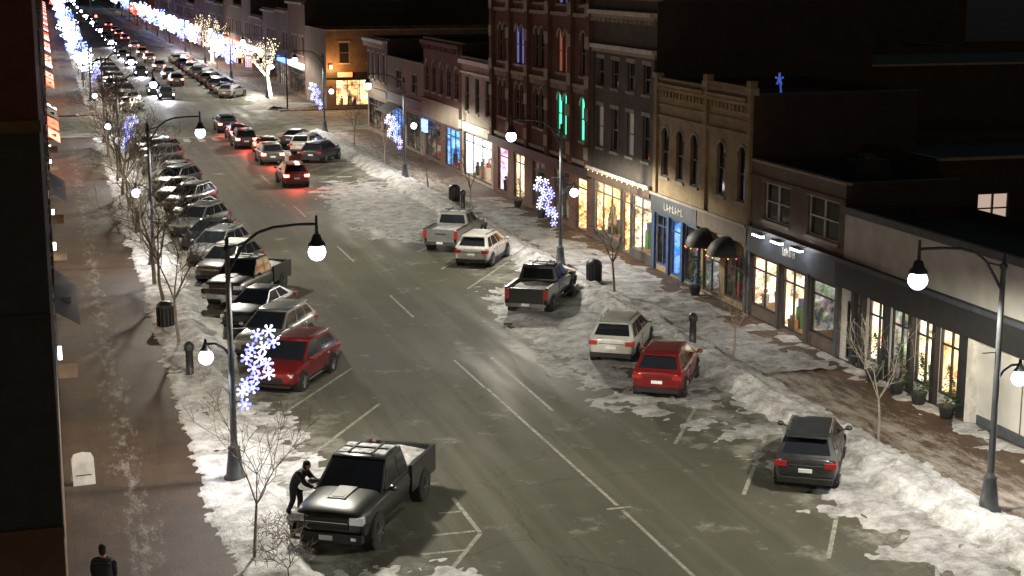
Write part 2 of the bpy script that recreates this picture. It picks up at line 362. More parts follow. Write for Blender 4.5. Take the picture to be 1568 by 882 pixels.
L1=tree_mesh(31,7.2,.6,5,WB,WT,.26,.055,1); L2=tree_mesh(32,5,.6,4,BB,None,.1,.12,2); L3=tree_mesh(33,5,.6,4,CW,None,.1,.11,2); L4=tree_mesh(34,4,.6,4,RB_,None,.1,.1,1)
group('lit_tree',L1,(25.6,189.6,.12)); group('lit_tree',L1,(26.5,267,.12),1,None,1.1)
for i,(x,y,t) in enumerate([(4.4,212,L3),(4.4,240,L2),(4.4,270,L3),(4.4,290,L2),(4.4,310,L3),(4.4,330,L3),(4.4,350,L2),(4.4,390,L2),(4.4,420,L3),(4.4,450,L2),(25,225,L2),(25,245,L3),(25,290,L3),(25,310,L2),(25,330,L3),(25,350,L3),(25,375,L2),(25,395,L3),(25,440,L3),(25,470,L4),(4.4,520,L3),(25,520,L2),(4.4,560,L4),(4.4,600,L2),(25,600,L3),(10,640,L3),(18,660,L3),(14,700,L3)]):
    group('lit_tree',t,(x,y,.12),i,None,1+.0016*max(0,y-200))
def glow(loc,w,c,r=.4,nm='added_tree_glow'):
    l=bpy.data.lights.new(nm,'POINT'); l.energy=w; l.color=c; l.shadow_soft_size=r; o=link(bpy.data.objects.new(nm,l)); o.location=loc
glow((24.6,188.4,2.5),900,(1,.9,.7)); glow((25.5,265.5,2.5),900,(1,.9,.7))  # unseen point lights added so the lit trees brighten the snow around them
# ------------------------------------------------------------ buildings
def window(P,u0,u1,z0,z1,kind,wall,lit=None,fr=None,trim=TRIM):
    fr=fr or FRAME; W=P['windows']; T=P['trim']; g=lit or GLASS
    W.quad((u0,.16,z0),(u1,.16,z0),(u1,.16,z1),(u0,.16,z1),g)
    t=.06
    W.box(u0,u0+t,.08,.14,z0,z1,fr);W.box(u1-t,u1,.08,.14,z0,z1,fr);W.box(u0+t,u1-t,.08,.14,z0,z0+t,fr);W.box(u0+t,u1-t,.08,.14,z1-t,z1,fr)
    zm=(z0+z1)/2; W.box(u0+t,u1-t,.085,.145,zm-.03,zm+.03,fr)
    if u1-u0>1.3: um=(u0+u1)/2; W.box(um-.04,um+.04,.075,.15,z0+t,z1-t,fr)
    T.box(u0-.12,u1+.12,-.09,.03,z0-.14,z0-.002,trim)
    if kind=='arch':
        c=(u0+u1)/2; r=(u1-u0)/2; zc=z1-r; n=8
        pts=[(c+r*math.cos(math.pi*i/n),zc+r*math.sin(math.pi*i/n)) for i in range(n+1)]
        for side in (0,1):
            cor=(u1,z1) if side==0 else (u0,z1); sub=pts[:n//2+1] if side==0 else pts[n//2:]
            for a,b in zip(sub,sub[1:]):
                if abs((a[0]-cor[0])*(b[1]-cor[1])-(b[0]-cor[0])*(a[1]-cor[1]))>1e-5:
                    P['walls'].add([(cor[0],.01,cor[1]),(a[0],.01,a[1]),(b[0],.01,b[1])],[(0,1,2)],wall)
        for i in range(n):
            a,b=pts[i],pts[i+1]; k=1.22
            A=(c+(a[0]-c)*k,zc+(a[1]-zc)*k);B=(c+(b[0]-c)*k,zc+(b[1]-zc)*k)
            T.add([(a[0],-.06,a[1]),(b[0],-.06,b[1]),(B[0],-.06,B[1]),(A[0],-.06,A[1]),(a[0],.02,a[1]),(b[0],.02,b[1]),(B[0],.02,B[1]),(A[0],.02,A[1])],
                  [(0,1,2,3),(0,4,5,1),(1,5,6,2),(2,6,7,3),(3,7,4,0)],trim)
    elif kind=='win': T.box(u0-.12,u1+.12,-.06,.03,z1+.002,z1+.2,trim)
DC=[M('goods_%d'%i,c,.7) for i,c in enumerate([(.3,.04,.03),(.06,.16,.07),(.4,.33,.24),(.08,.09,.22),(.04,.04,.04),(.45,.42,.38),(.25,.13,.06)])]
SHOPLAMP=E('shop_ceiling_lamp',(1,.92,.78),10)
def store(P,u0,u1,z0,z1,lit,fr=DFR,n=3,depth=2.2,goods=True):
    I=P['shop_interior']; W=P['windows']; rs=random.Random(int(u0*97+z1*31+u1*13))
    y=.2; y1=depth
    I.quad((u0,y1,z0),(u1,y1,z0),(u1,y1,z1),(u0,y1,z1),lit); I.quad((u0,y,z0),(u0,y1,z0),(u0,y1,z1),(u0,y,z1),lit); I.quad((u1,y,z0),(u1,y1,z0),(u1,y1,z1),(u1,y,z1),lit)  # back and side walls emit light themselves, standing in for shop lighting
    I.quad((u0,y,z0),(u1,y,z0),(u1,y1,z0),(u0,y1,z0),DC[6]); I.quad((u0,y,z1),(u1,y,z1),(u1,y1,z1),(u0,y1,z1),DC[5])
    for k in range(max(1,int((u1-u0)/1.2))):
        uu=u0+.6+k*1.2
        if uu<u1-.2 and lit is not SD: I.box(uu-.25,uu+.25,.8,1.3,z1-.08,z1-.03,SHOPLAMP)
    t=.07
    for k in range(n+1):
        uu=u0+(u1-u0)*k/n; a=max(u0,uu-t/2); b=min(u1,uu+t/2); 
        if b-a<t*.9: a,b=(u0,u0+t) if k==0 else (u1-t,u1)
        W.box(a,b,.04,.12,z0,z1,fr)
    W.box(u0,u1,.045,.115,z0,z0+.1,fr);W.box(u0,u1,.045,.115,z1-.1,z1,fr)
    if z1-z0>1.9: W.box(u0,u1,.05,.11,z1-.65,z1-.58,fr)
    if goods:
        for k in range(int((u1-u0)*1.6)):
            uu=rs.uniform(u0+.25,u1-.25); yy=rs.uniform(.35,1.2); m=rs.choice(DC); hh=rs.uniform(.4,1.5)
            if rs.random()<.4:
                I.cyl((uu,yy,z0),(uu,yy,z0+hh*.7),.13,.18,8,m); I.sph((uu,yy,z0+hh*.7+.16),.11,m,n=8,k=5)
            else: I.box(uu-.2,uu+.2,yy-.15,yy+.15,z0,z0+hh*.7,m); I.box(uu-.12,uu+.1,yy-.1,yy+.1,z0+hh*.7,z0+hh,rs.choice(DC))
def building(name,loc,rot,W,H,D,wall,ops,extra=None,side=None):
    P={k:MB() for k in ('walls','roof','windows','trim','shop_interior','signs')}
    us=sorted({0,W}|{round(v,4) for o in ops for v in o[0:2]}); zs=sorted({0,H}|{round(v,4) for o in ops for v in o[2:4]})
    for a,b in zip(us,us[1:]):
        for c,d in zip(zs,zs[1:]):
            um=(a+b)/2; zm=(c+d)/2
            if any(o[0]<um<o[1] and o[2]<zm<o[3] for o in ops): continue
            P['walls'].quad((a,0,c),(b,0,c),(b,0,d),(a,0,d),wall)
    for o in ops:
        u0,u1,z0,z1=o[:4]; d=.2
        for q in (((u0,0,z0),(u1,0,z0),(u1,d,z0),(u0,d,z0)),((u0,0,z1),(u1,0,z1),(u1,d,z1),(u0,d,z1)),((u0,0,z0),(u0,d,z0),(u0,d,z1),(u0,0,z1)),((u1,0,z0),(u1,d,z0),(u1,d,z1),(u1,0,z1))):
            P['walls'].quad(*q,wall)
        k=o[4]; kw=o[5] if len(o)>5 else {}
        if k in('win','arch','plain'): window(P,u0,u1,z0,z1,k,wall,**kw)
        else: store(P,u0,u1,z0,z1,**kw)
    s=side or wall
    P['walls'].quad((0,0,0),(0,D,0),(0,D,H),(0,0,H),s); P['walls'].quad((W,0,0),(W,D,0),(W,D,H),(W,0,H),s); P['walls'].quad((0,D,0),(W,D,0),(W,D,H),(0,D,H),s)
    P['roof'].quad((.01,.01,H-.45),(W-.01,.01,H-.45),(W-.01,D-.01,H-.45),(.01,D-.01,H-.45),ROOF)
    T=P['trim']; cp=TRIM if not side else DFR
    T.box(-.0,W,-.05,.25,H+.002,H+.1,TRIM); T.box(.003,.25,.252,D,H+.002,H+.09,cp); T.box(W-.25,W-.003,.252,D,H+.002,H+.09,cp)
    if extra: extra(P,W,H)
    P={k:v for k,v in P.items() if v.v}
    return group(name,P,loc,rot)
REDB=brick('red_brick',(.18,.062,.043),(.13,.047,.034),(.15,.12,.1)); YELB=brick('buff_brick',(.42,.31,.16),(.35,.25,.13),(.3,.26,.2))
BRNB=brick('brown_brick',(.2,.14,.11),(.16,.11,.09),(.18,.15,.13)); GRYB=brick('grey_brown_brick',(.11,.095,.08),(.085,.074,.068),(.11,.1,.09)); DKRB=brick('dark_red_brick',(.16,.065,.047),(.11,.047,.037),(.12,.1,.09))
PALE=brick('pale_stone',(.4,.36,.31),(.34,.31,.26),(.3,.26,.23)); STUC=M('white_stucco',(.5,.49,.46),.85,0,.18,.7,.2); BEIG=M('beige_panel',(.2,.17,.14),.85,0,.15,.6,.1)
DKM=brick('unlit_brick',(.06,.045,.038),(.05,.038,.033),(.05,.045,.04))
BLUEP=M('blue_painted_wood',(.04,.09,.22),.5); SLATE=M('slate_fascia',(.06,.07,.085),.6); DARKF=M('dark_fascia',(.022,.022,.025),.6); BROWNF=M('brown_fascia',(.12,.085,.06),.6)
SW=shop('shop_warm',(1,.82,.52),(.85,.5,.22),(.16,.08,.03),2.1); SC=shop('shop_white',(1,.9,.72),(.75,.58,.38),(.16,.12,.08),2.3); SG=shop('shop_grey',(.65,.7,.6),(.28,.27,.22),(.05,.05,.05),.7,sample=False)
SB=shop('shop_blue',(.3,.6,1),(.1,.3,.8),(.03,.06,.2),1.2,sample=False); SP=shop('shop_pink',(1,.6,.85),(.7,.45,.6),(.3,.1,.2),2.2); SD=shop('shop_dim',(.3,.25,.18),(.1,.08,.06),(.02,.02,.02),.35,sample=False)
GRN=E('green_lit_window',(.08,1,.6),1.6); BLW=E('blue_lit_window',(.25,.3,1),.35); WRW=E('warm_lit_window',(1,.75,.6),.5); ORG=E('orange_lamp',(1,.35,.08),4); REDN=E('red_neon',(1,.07,.02),5,sample=True); BLUN=E('blue_neon',(.1,.25,1),3); WSIGN=E('white_sign_glow',(1,.97,.95),4)
DIMW=E('dim_window',(.5,.42,.3),.1); REDW=E('dim_red_window',(1,.2,.1),.2); TUBE=E('fascia_tube_light',(.95,.97,1),22,sample=True); BSH=E('bright_shop',(1,.97,.95),2.8,sample=True); PKS=E('pink_sign',(1,.5,.7),3)
hp=-math.pi/2
def RB(name,Y0,Y1,H,wall,ops,extra=None,D=12,side=None):
    ops=[(Y1-o[1],Y1-o[0],*o[2:]) for o in ops]
    return building(name,(XR,Y1,.1),hp,Y1-Y0-.004,H,D,wall,ops,extra,side or DKM)  # side walls default to darker brick, their lack of light put into the colour
def exA(P,W,H):
    T=P['trim']; T.box(0,W,-.35,-.002,2.95,4.0,DARKF); T.box(0,W,-.42,-.352,3.9,4.06,SLATE); T.box(0,W,-.12,-.0505,H-.12,H+.16,SLATE)
    for u in (1.2,1.85,3.6,5.4,7.0,8.7): T.box(u-.12,u+.12,-.2,-.003,0,2.948,DARKF)
    T.box(9.2,9.5,-.25,-.003,0,2.9,WHITE)
    for u in (12,15,18,21): T.box(u,u+.05,-.02,-.001,.0,2.9,BROWNF)
    T.box(9.6,W,-.03,-.0035,.0,.35,SLATE)
    for u in (12.5,16,20): T.cyl((u,-.05,4.08),(u,-.05,5.6),.04,.04,6,SLATE)
RB('white_storefront_building',20,53.7,5.85,STUC,[(50.1,51.6,.45,2.85,'store',dict(lit=SC,n=2)),(48.5,49.9,.1,2.85,'store',dict(lit=SG,n=2)),(46.9,48.2,.45,2.85,'store',dict(lit=SC,n=2)),(45.2,46.6,.45,2.85,'store',dict(lit=SW,n=2)),(52.3,53.3,.1,2.4,'store',dict(lit=SD,n=1))],exA,D=5)
def exB(P,W,H):
    T=P['trim']; T.box(0,W,-.16,-.002,2.85,3.95,SLATE); T.box(0,W,-.25,-.162,3.85,4.0,DFR)
    for u in (2.1,3.9,5.7):
        P['signs'].cyl((u,-.16,3.9),(u,-.6,4.0),.02,.02,6,DFR); P['signs'].box(u-.45,u+.45,-.72,-.5,3.9,3.96,WHITE); P['signs'].box(u-.42,u+.42,-.7,-.52,3.82,3.897,TUBE)
    for i in range(4):
        a=3.6+i*.3; P['signs'].box(a,a+.05,-.19,-.163,3.25,3.6,WHITE); P['signs'].box(a+.05,a+.2,-.19,-.163,[3.25,3.4,3.55,3.4][i],[3.3,3.45,3.6,3.45][i],WHITE); P['signs'].box(a+.15,a+.2,-.191,-.163,3.3,3.54,WHITE)
    for u in (.12,3.0,5.7,8.2): T.box(u-.1,u+.1,-.1,-.003,0,2.848,SLATE)
    T.box(0,W,-.08,-.002,H-.7,H-.55,BRNB)
RB('brown_brick_shop_building',53.7,62.2,6.8,BRNB,[(58.45,60.85,4.45,6.05,'win',dict(fr=WHITE)),(54.2,56.8,4.45,6.05,'win',dict(fr=WHITE)),(59.4,61.9,.5,2.75,'store',dict(lit=SC,n=2)),(56.9,58.9,.1,2.75,'store',dict(lit=SC,n=2)),(54.2,56.3,.5,2.75,'store',dict(lit=SG,n=1))],exB,D=5)
def exC(P,W,H):
    T=P['trim']
    for u in (.22,6.4,W-.22): T.box(u-.2,u+.2,-.14,-.002,3.9,H+.1,YELB)
    for u in (.22,6.4,W-.22): T.box(u-.28,u+.28,-.2,.2,H+.105,H+.32,TRIM); 
    for u in (6.4,W-.25): T.box(u-.22,u+.22,-.16,.18,H+.322,H+.62,YELB)
    T.box(6.7,W-.5,-.04,.14,H+.102,H+.34,YELB)
    for z,d in ((7.75,.1),(8.3,.06),(9.1,.12),(9.3,.2)): 
        for a,b in ((.43,6.19),(6.61,W-.43)): T.box(a,b,-d,-.002,z,z+.16,YELB)
    for k in range(26):
        u=.6+k*.42
        if abs(u-6.4)>.35: T.box(u,u+.16,-.1,-.003,8.8,9.09,YELB)
    T.box(0,5.9,-.22,-.002,3.0,3.85,SLATE); T.box(5.95,W,-.2,-.002,3.1,3.85,BROWNF); T.box(0,W,-.3,-.222,3.852,3.98,TRIM)
    for i in range(7): 
        a=1.9+i*.36; P['signs'].box(a,a+.06,-.25,-.223,3.25,3.6,WHITE); P['signs'].box(a+.06,a+.22,-.25,-.223,3.25+.1*(i%3),3.31+.1*(i%3),WHITE)
    for u in (.2,2.1,3.9,5.8,W-.2): T.box(u-.13,u+.13,-.12,-.003,0,2.998,BLUEP if u<6 else SLATE)
    for u in (7.1,9.6):
        r=.9; v=[];f=[];n=8;k=5
        for j in range(k+1):
            for i in range(n+1):
                a=math.pi*i/n; ph=math.pi/2*j/k
                v.append((u+r*math.cos(a)*math.cos(ph),-.203-r*1.1*math.sin(a)*math.cos(ph),2.35+.85*math.sin(ph)))
        for j in range(k):
            for i in range(n): f.append((j*(n+1)+i,j*(n+1)+i+1,(j+1)*(n+1)+i+1,(j+1)*(n+1)+i))
        P['signs'].add(v,f,DARKF,True)
        for i in range(9):
            a=math.pi*i/8; P['signs'].sph((u+r*math.cos(a),-.203-r*1.1*math.sin(a),2.3),.03,ORG if i%2 else REDN,n=5,k=3)
RB('buff_brick_building',62.2,73.6,9.6,YELB,[(Y-.48,Y+.48,4.85,7.3,'arch') for Y in (72.3,70.4,68.6,65.5,63.2)]+[(71.7,73.2,.3,2.9,'store',dict(lit=SD,n=2,fr=BLUEP)),(69.9,71.3,.1,2.9,'store',dict(lit=SB,n=1,fr=BLUEP)),(68.1,69.5,.1,2.9,'store',dict(lit=SD,n=1,fr=BLUEP)),(65.4,67.3,.1,2.3,'store',dict(lit=SG,n=2)),(62.6,64.8,.3,2.4,'store',dict(lit=SD,n=2))],exC,D=8)
def exD(P,W,H):
    T=P['trim']
    for z,d in ((10.75,.25),(12.6,.4)): T.box(.05,W-.05,-d,-.002,z,z+.22,WHITE); T.box(.05,W-.05,-d*.5,-.003,z-.2,z-.002,TRIM)
    for k in range(14): T.box(.3+k*.68,.5+k*.68,-.3,-.004,12.2,12.38,TRIM)
    T.box(0,W,-.3,-.002,3.55,4.1,BROWNF); T.box(0,W,-.4,-.302,4.0,4.18,WHITE)
    for k in range(12): P['signs'].sph((.5+k*.78,-.42,3.95),.03,WB,n=5,k=3)
    for u in (.2,W-.2): T.box(u-.18,u+.18,-.12,-.002,4.2,10.5,GRYB)
RB('three_storey_brick_building',73.6,83.2,13.4,GRYB,[(Y-.5,Y+.5,5.3,7.6,'win',dict(lit=DIMW if i%2 else None)) for i,Y in enumerate((74.9,77.2,79.6,81.9))]+[(Y-.5,Y+.5,8.7,10.2,'win') for Y in (74.9,77.2,79.6,81.9)]+[(78.6,82.8,.5,3.4,'store',dict(lit=SW,n=3,fr=FRAME)),(77.1,78.3,.1,3.4,'store',dict(lit=SW,n=1,fr=FRAME)),(74.0,76.8,.5,3.4,'store',dict(lit=SC,n=2,fr=FRAME))],exD)
EC=(101.4,97.5,93.3,88.6,84.9)
def exE(P,W,H):
    T=P['trim']
    for Y in (103.5,99.4,95.3,91,86.7,83.5):
        u=103.8-Y; T.box(u-.3,u+.3,-.28,-.002,3.9,H+.6,REDB)
        for z in (4.4,6.6,8.4,10.6,12.4,14.6): T.box(u-.34,u+.34,-.32,-.281,z,z+.7,TRIM)
    for z in (4.0,8.3,12.3): T.box(.0,W,-.14,-.003,z,z+.22,TRIM)
    T.box(0,W,-.4,-.003,3.45,3.9,DARKF)
    for i in range(40): T.box(.2+i*.51,.4+i*.51,-.12,-.004,8.0,8.28,TRIM)
ops=[]
for i,Y in enumerate(EC):
    for z0,z1,r in ((5.3,7.8,0),(9.0,11.5,1),(13.0,15.6,2)):
        lit=None
        if r==0 and Y in(88.6,84.9): lit=GRN
        if (r==1 and Y==97.5) or (r==2 and Y==88.6): lit=BLW
        if r==1 and Y==88.6: lit=REDW
        if Y==84.9: ops.append((Y-.5,Y+.5,z0,z1,'arch',dict(lit=lit,trim=TRIM)))
        else:
            ops.append((Y-1.05,Y-.12,z0,z1,'arch',dict(lit=lit))); ops.append((Y+.12,Y+1.05,z0,z1,'arch',dict(lit=lit)))
ops+=[(100.2,102.6,.2,3.2,'store',dict(lit=SP,n=1)),(96.4,98.8,.2,3.2,'store',dict(lit=SC,n=2)),(92,94.6,.2,3.2,'store',dict(lit=SD,n=2)),(87.3,90.2,.3,3.2,'store',dict(lit=SD,n=3)),(84.1,86,.1,3.2,'store',dict(lit=SW,n=1))]
RB('red_brick_hall',83.2,103.8,17.5,REDB,ops,exE,D=14)
def exF(P,W,H):
    T=P['trim']; T.box(0,W,-.3,-.002,H-.4,H-.1,WHITE); T.box(0,W,-.25,-.002,3.5,4.1,WHITE); T.box(0,W,-.15,-.003,H-1.1,H-.95,WHITE)
RB('pale_stone_shop',103.8,112.3,8.7,PALE,[(Y-.5,Y+.5,4.9,7.4,'win') for Y in (105.3,108,110.8)]+[(104.3,111.8,.2,3.3,'store',dict(lit=BSH,n=3))],exF)
def exG(P,W,H):
    T=P['trim']; T.box(0,W,-.35,-.002,H-.4,H-.1,DKRB); T.box(0,W,-.25,-.002,3.4,4.9,BEIG); P['signs'].box(1,2.4,-.5,-.26,2.2,3.2,BLUN)
    for k in range(16): T.box(.2+k*.75,.45+k*.75,-.2,-.003,H-.8,H-.42,DKRB)
RB('brick_row_building',112.3,124.5,9.6,DKRB,[(Y-.5,Y+.5,5.5,7.9,'arch') for Y in (113.8,116.2,118.6,121,123.3)]+[(113,117.5,.2,3.2,'store',dict(lit=SB,n=3)),(119,124,.2,3.2,'store',dict(lit=SD,n=3))],exG)
def exH(P,W,H):
    T=P['trim']; T.box(0,W,-.15,-.002,3.6,4.4,DARKF); P['signs'].add([(1,-.16,3.5),(6,-.16,3.5),(6,-1.4,2.8),(1,-1.4,2.8)],[(0,1,2,3)],DC[4])
RB('low_beige_building',124.5,138.6,7.4,BEIG,[(126,131,.2,3.2,'store',dict(lit=SD,n=3)),(132,137.5,.2,3.2,'store',dict(lit=SB,n=4)),(127,129,4.9,6.4,'win'),(133,135,4.9,6.4,'win')],exH)
def exI(P,W,H):
    T=P['trim']; T.box(-.1,W+.1,-.5,-.002,H-.35,H-.05,WHITE); T.box(0,W,-.2,-.003,3.6,4.2,BROWNF)
    for k in range(11): T.box(.2+k*.8,.4+k*.8,-.4,-.004,H-.8,H-.36,WHITE)
RB('corniced_corner_building',138.6,148,8.8,BRNB,[(Y-.5,Y+.5,5,7.4,'win',dict(lit=DIMW)) for Y in (140,142.5,145,147)]+[(139.4,147.4,.3,3.2,'store',dict(lit=SD,n=5))],exI)
building('corner_shop_building',(XR,171,.1),0,24,8.5,14,BRNB,[(u,u+1.1,5,7.2,'win') for u in (1.5,4.5,7.5,10.5,13.5,17,20)]+[(1,5,.3,3.2,'store',dict(lit=SW,n=3)),(7,12,.3,3.2,'store',dict(lit=SC,n=3)),(14,19,.3,3,'store',dict(lit=SW,n=3))],
    lambda P,W,H:(P['trim'].box(0,W,-.25,-.002,3.4,4,DARKF),P['signs'].box(1.2,2.8,-.4,-.26,3.5,4.0,REDN),P['signs'].box(7.5,11,-.4,-.26,3.4,3.8,PKS),P['signs'].box(.3,.6,-.5,-.2,4.4,4.8,ORG)))
glow((XR+.5,169.6,4.5),700,(1,.45,.12),.15,'wall_sconce_light')
cols=[REDB,BRNB,DKRB,GRYB,BRNB,DKRB]; sh_=[SC,SW,SB,SG,SC,SP,SD]
y=185; rs=random.Random(5)
while y<640:
    w=rs.uniform(9,16); H=rs.uniform(8,12.5); 
    RB('row_building',y,y+w,H,rs.choice(cols),[(y+1,y+w-1,.3,3.2,'store',dict(lit=rs.choice(sh_),n=4,goods=False))]+[(y+1.2+k*2.6,y+2.2+k*2.6,5,7.2,'win',dict(lit=rs.choice([None,None,DIMW,WRW]))) for k in range(int((w-2)/2.6))],
       lambda P,W,H:(P['trim'].box(0,W,-.4,-.002,H-.4,H-.1,TRIM),P['signs'].box(1,W-1,-.3,-.01,3.4,4.0,rs.choice([BLUN,WSIGN,REDN,WSIGN,BROWNF])))); y+=w
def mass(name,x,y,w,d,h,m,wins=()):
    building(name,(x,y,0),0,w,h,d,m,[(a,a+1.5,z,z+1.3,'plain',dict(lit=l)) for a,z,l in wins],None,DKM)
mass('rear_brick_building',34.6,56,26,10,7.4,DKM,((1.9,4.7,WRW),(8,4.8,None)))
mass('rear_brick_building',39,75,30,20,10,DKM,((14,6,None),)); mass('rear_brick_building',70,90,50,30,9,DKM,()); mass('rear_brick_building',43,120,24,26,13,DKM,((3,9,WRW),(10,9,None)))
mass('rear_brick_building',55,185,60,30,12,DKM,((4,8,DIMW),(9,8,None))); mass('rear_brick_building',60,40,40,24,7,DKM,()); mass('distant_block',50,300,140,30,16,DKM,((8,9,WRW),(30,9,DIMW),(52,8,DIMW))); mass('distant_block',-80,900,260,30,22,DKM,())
mb=MB(); mb.box(-.8,.8,-.6,.6,0,.9,METAL); mb.cyl((0,0,.9),(0,0,1.1),.4,.35,12,METAL); mb.box(-.9,-.8,-.5,.5,.1,.7,METAL); obj('rooftop_hvac_unit',mb,(32.4,58,6.45))
mb=MB(); mb.cyl((0,0,0),(0,0,1.4),.05,.05,8,METAL); mb.lathe([(1.4,.12),(1.5,.14),(1.62,.02)],METAL,8); obj('roof_vent_pipe',mb,(31.5,53,5.5))
mb=MB(); BRN=E('blue_roof_neon',(.06,.2,1),.3)
for a in range(5): mb.beam((0,0,1.1),(.2*math.cos(a*1.257+.3),0,1.1+.28*math.sin(a*1.257+.3)),.08,BRN)
mb.beam((0,0,1.1),(.1,0,.5),.08,BRN); mb.cyl((0,0,0),(0,0,1.1),.03,.03,6,METAL); obj('rooftop_star_light',mb,(31,63.5,9.2))
P={'walls':MB(),'lights':MB(),'roof':MB()}
P['walls'].box(-3,3,-3,3,0,26,YELB); P['roof'].loft([[(-3.4,-3.4,26),(3.4,-3.4,26),(3.4,3.4,26),(-3.4,3.4,26)],[(-.2,-.2,35),(.2,-.2,35),(.2,.2,35),(-.2,.2,35)]],ROOF,False)
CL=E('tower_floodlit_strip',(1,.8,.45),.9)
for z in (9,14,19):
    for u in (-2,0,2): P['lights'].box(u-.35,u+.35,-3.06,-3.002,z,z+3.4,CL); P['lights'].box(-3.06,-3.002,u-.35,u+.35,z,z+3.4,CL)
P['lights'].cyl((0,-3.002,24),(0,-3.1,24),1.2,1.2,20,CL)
group('clock_tower',P,(34,247,0))
LW=M('dark_side_wall',(.035,.04,.042),.8); LRED=M('dark_red_side_wall',(.09,.03,.025),.8); LBR=M('brown_base_wall',(.12,.07,.04),.8)
P={'walls':MB(),'trim':MB()}
P['walls'].box(-14,-.2,30,44,4.4,12.2,LW); P['walls'].box(-14,-.201,30.002,44,12.2,22,LRED); P['walls'].box(-14,-.199,29.998,44,.0,4.4,LBR)
P['trim'].box(-14,-.17,29.9,29.996,12.1,12.32,LBR); P['trim'].box(-14,-.18,29.93,29.996,4.3,4.5,LBR); P['trim'].box(-14,-.19,29.95,29.998,8.6,8.7,DARKF)
group('left_dark_building',P,(0,0,0))
y=44.01; rs=random.Random(11); i=0
while y<640:
    if 145<y<171: y=171
    w=rs.uniform(8,13); 
    if y<148 and y+w>146: w=147.5-y
    lit=rs.choice([SC,SW,SG,SC,SW]); H=rs.uniform(8,12)
    def ex(P,W,H,lit=lit,i=i):
        c=[REDN,BROWNF,WSIGN,REDN][i%4] if i>6 else [BROWNF,DARKF,SLATE][i%3]
        P['trim'].box(0,W,-.1,-.002,3.3,3.9,DARKF)
        P['signs'].box(W*.4,W*.4+.08,-.65,-.102,2.75,3.2,[BROWNF,DARKF,WHITE][i%3]); P['signs'].box(W*.7,W*.7+.2,-.22,-.102,2.6,3.0,SHOPLAMP)
        if i>6 or i%3==1: P['signs'].add([(1,-.103,3.3),(W-1,-.103,3.3),(W-1,-.9,2.8),(1,-.9,2.8)],[(0,1,2,3)],c)
    building('left_row_building',(-.28,y,.1),math.pi/2,w-.004,H,12,rs.choice(cols),[(.8,w-.8,.3,3.1,'store',dict(lit=lit,n=4,goods=i<10))]+[(1+k*2.6,2+k*2.6,5,7.2,'win') for k in range(int((w-1.5)/2.6))],ex); y+=w; i+=1
# ------------------------------------------------------------ vehicles
def paint(name,c,metal=.3,var=.15,rough=.36): return M('paint_'+name,c,rough,metal,var,2.2,0,.6)
PG=paint('charcoal',(.022,.024,.025)); PR=paint('red',(.17,.01,.012)); PW=paint('white',(.42,.42,.4),.0); PK=paint('weathered_black',(.026,.028,.032),.3,.45,.42); PS=paint('silver',(.2,.205,.205),.4); PB=paint('dark_blue',(.02,.027,.045)); PGY=paint('grey',(.085,.088,.09))
FROST=M('roof_frost',(.3,.32,.34),.7,0,.7,5)
def ring(x,hw,z0,zs,zt):
    h=[(0,z0),(hw*.86,z0),(hw*.97,z0+.08),(hw,z0+(zs-z0)*.45),(hw*.985,zs-.1),(hw*.95,zs),(hw*.84,zt),(hw*.4,zt+.02),(0,zt+.03)]
    return [(x,a,b) for a,b in h]+[(x,-a,b) for a,b in h[-2:0:-1]]
def wheels(b,xs,hw,r):
    for x in xs:
        for s in (-1,1):
            b.cyl((x,s*(hw-.3),r),(x,s*(hw+.005),r+.0),r+.07,r+.07,20,BLK,True,False)
            b.cyl((x,s*(hw-.24),r),(x,s*(hw+.02),r),r,r,20,RUB); b.cyl((x,s*(hw+.0),r),(x,s*(hw+.026),r),r*.66,r*.66,16,BLK)
            for k in range(5):
                t=k*1.2566; b.beam((x,s*(hw+.03),r),(x+r*.64*math.cos(t),s*(hw+.03),r+r*.64*math.sin(t)),.07,RIM,.03)
            b.cyl((x,s*(hw+.02),r),(x,s*(hw+.04),r),r*.2,r*.2,10,RIM)
VC={}
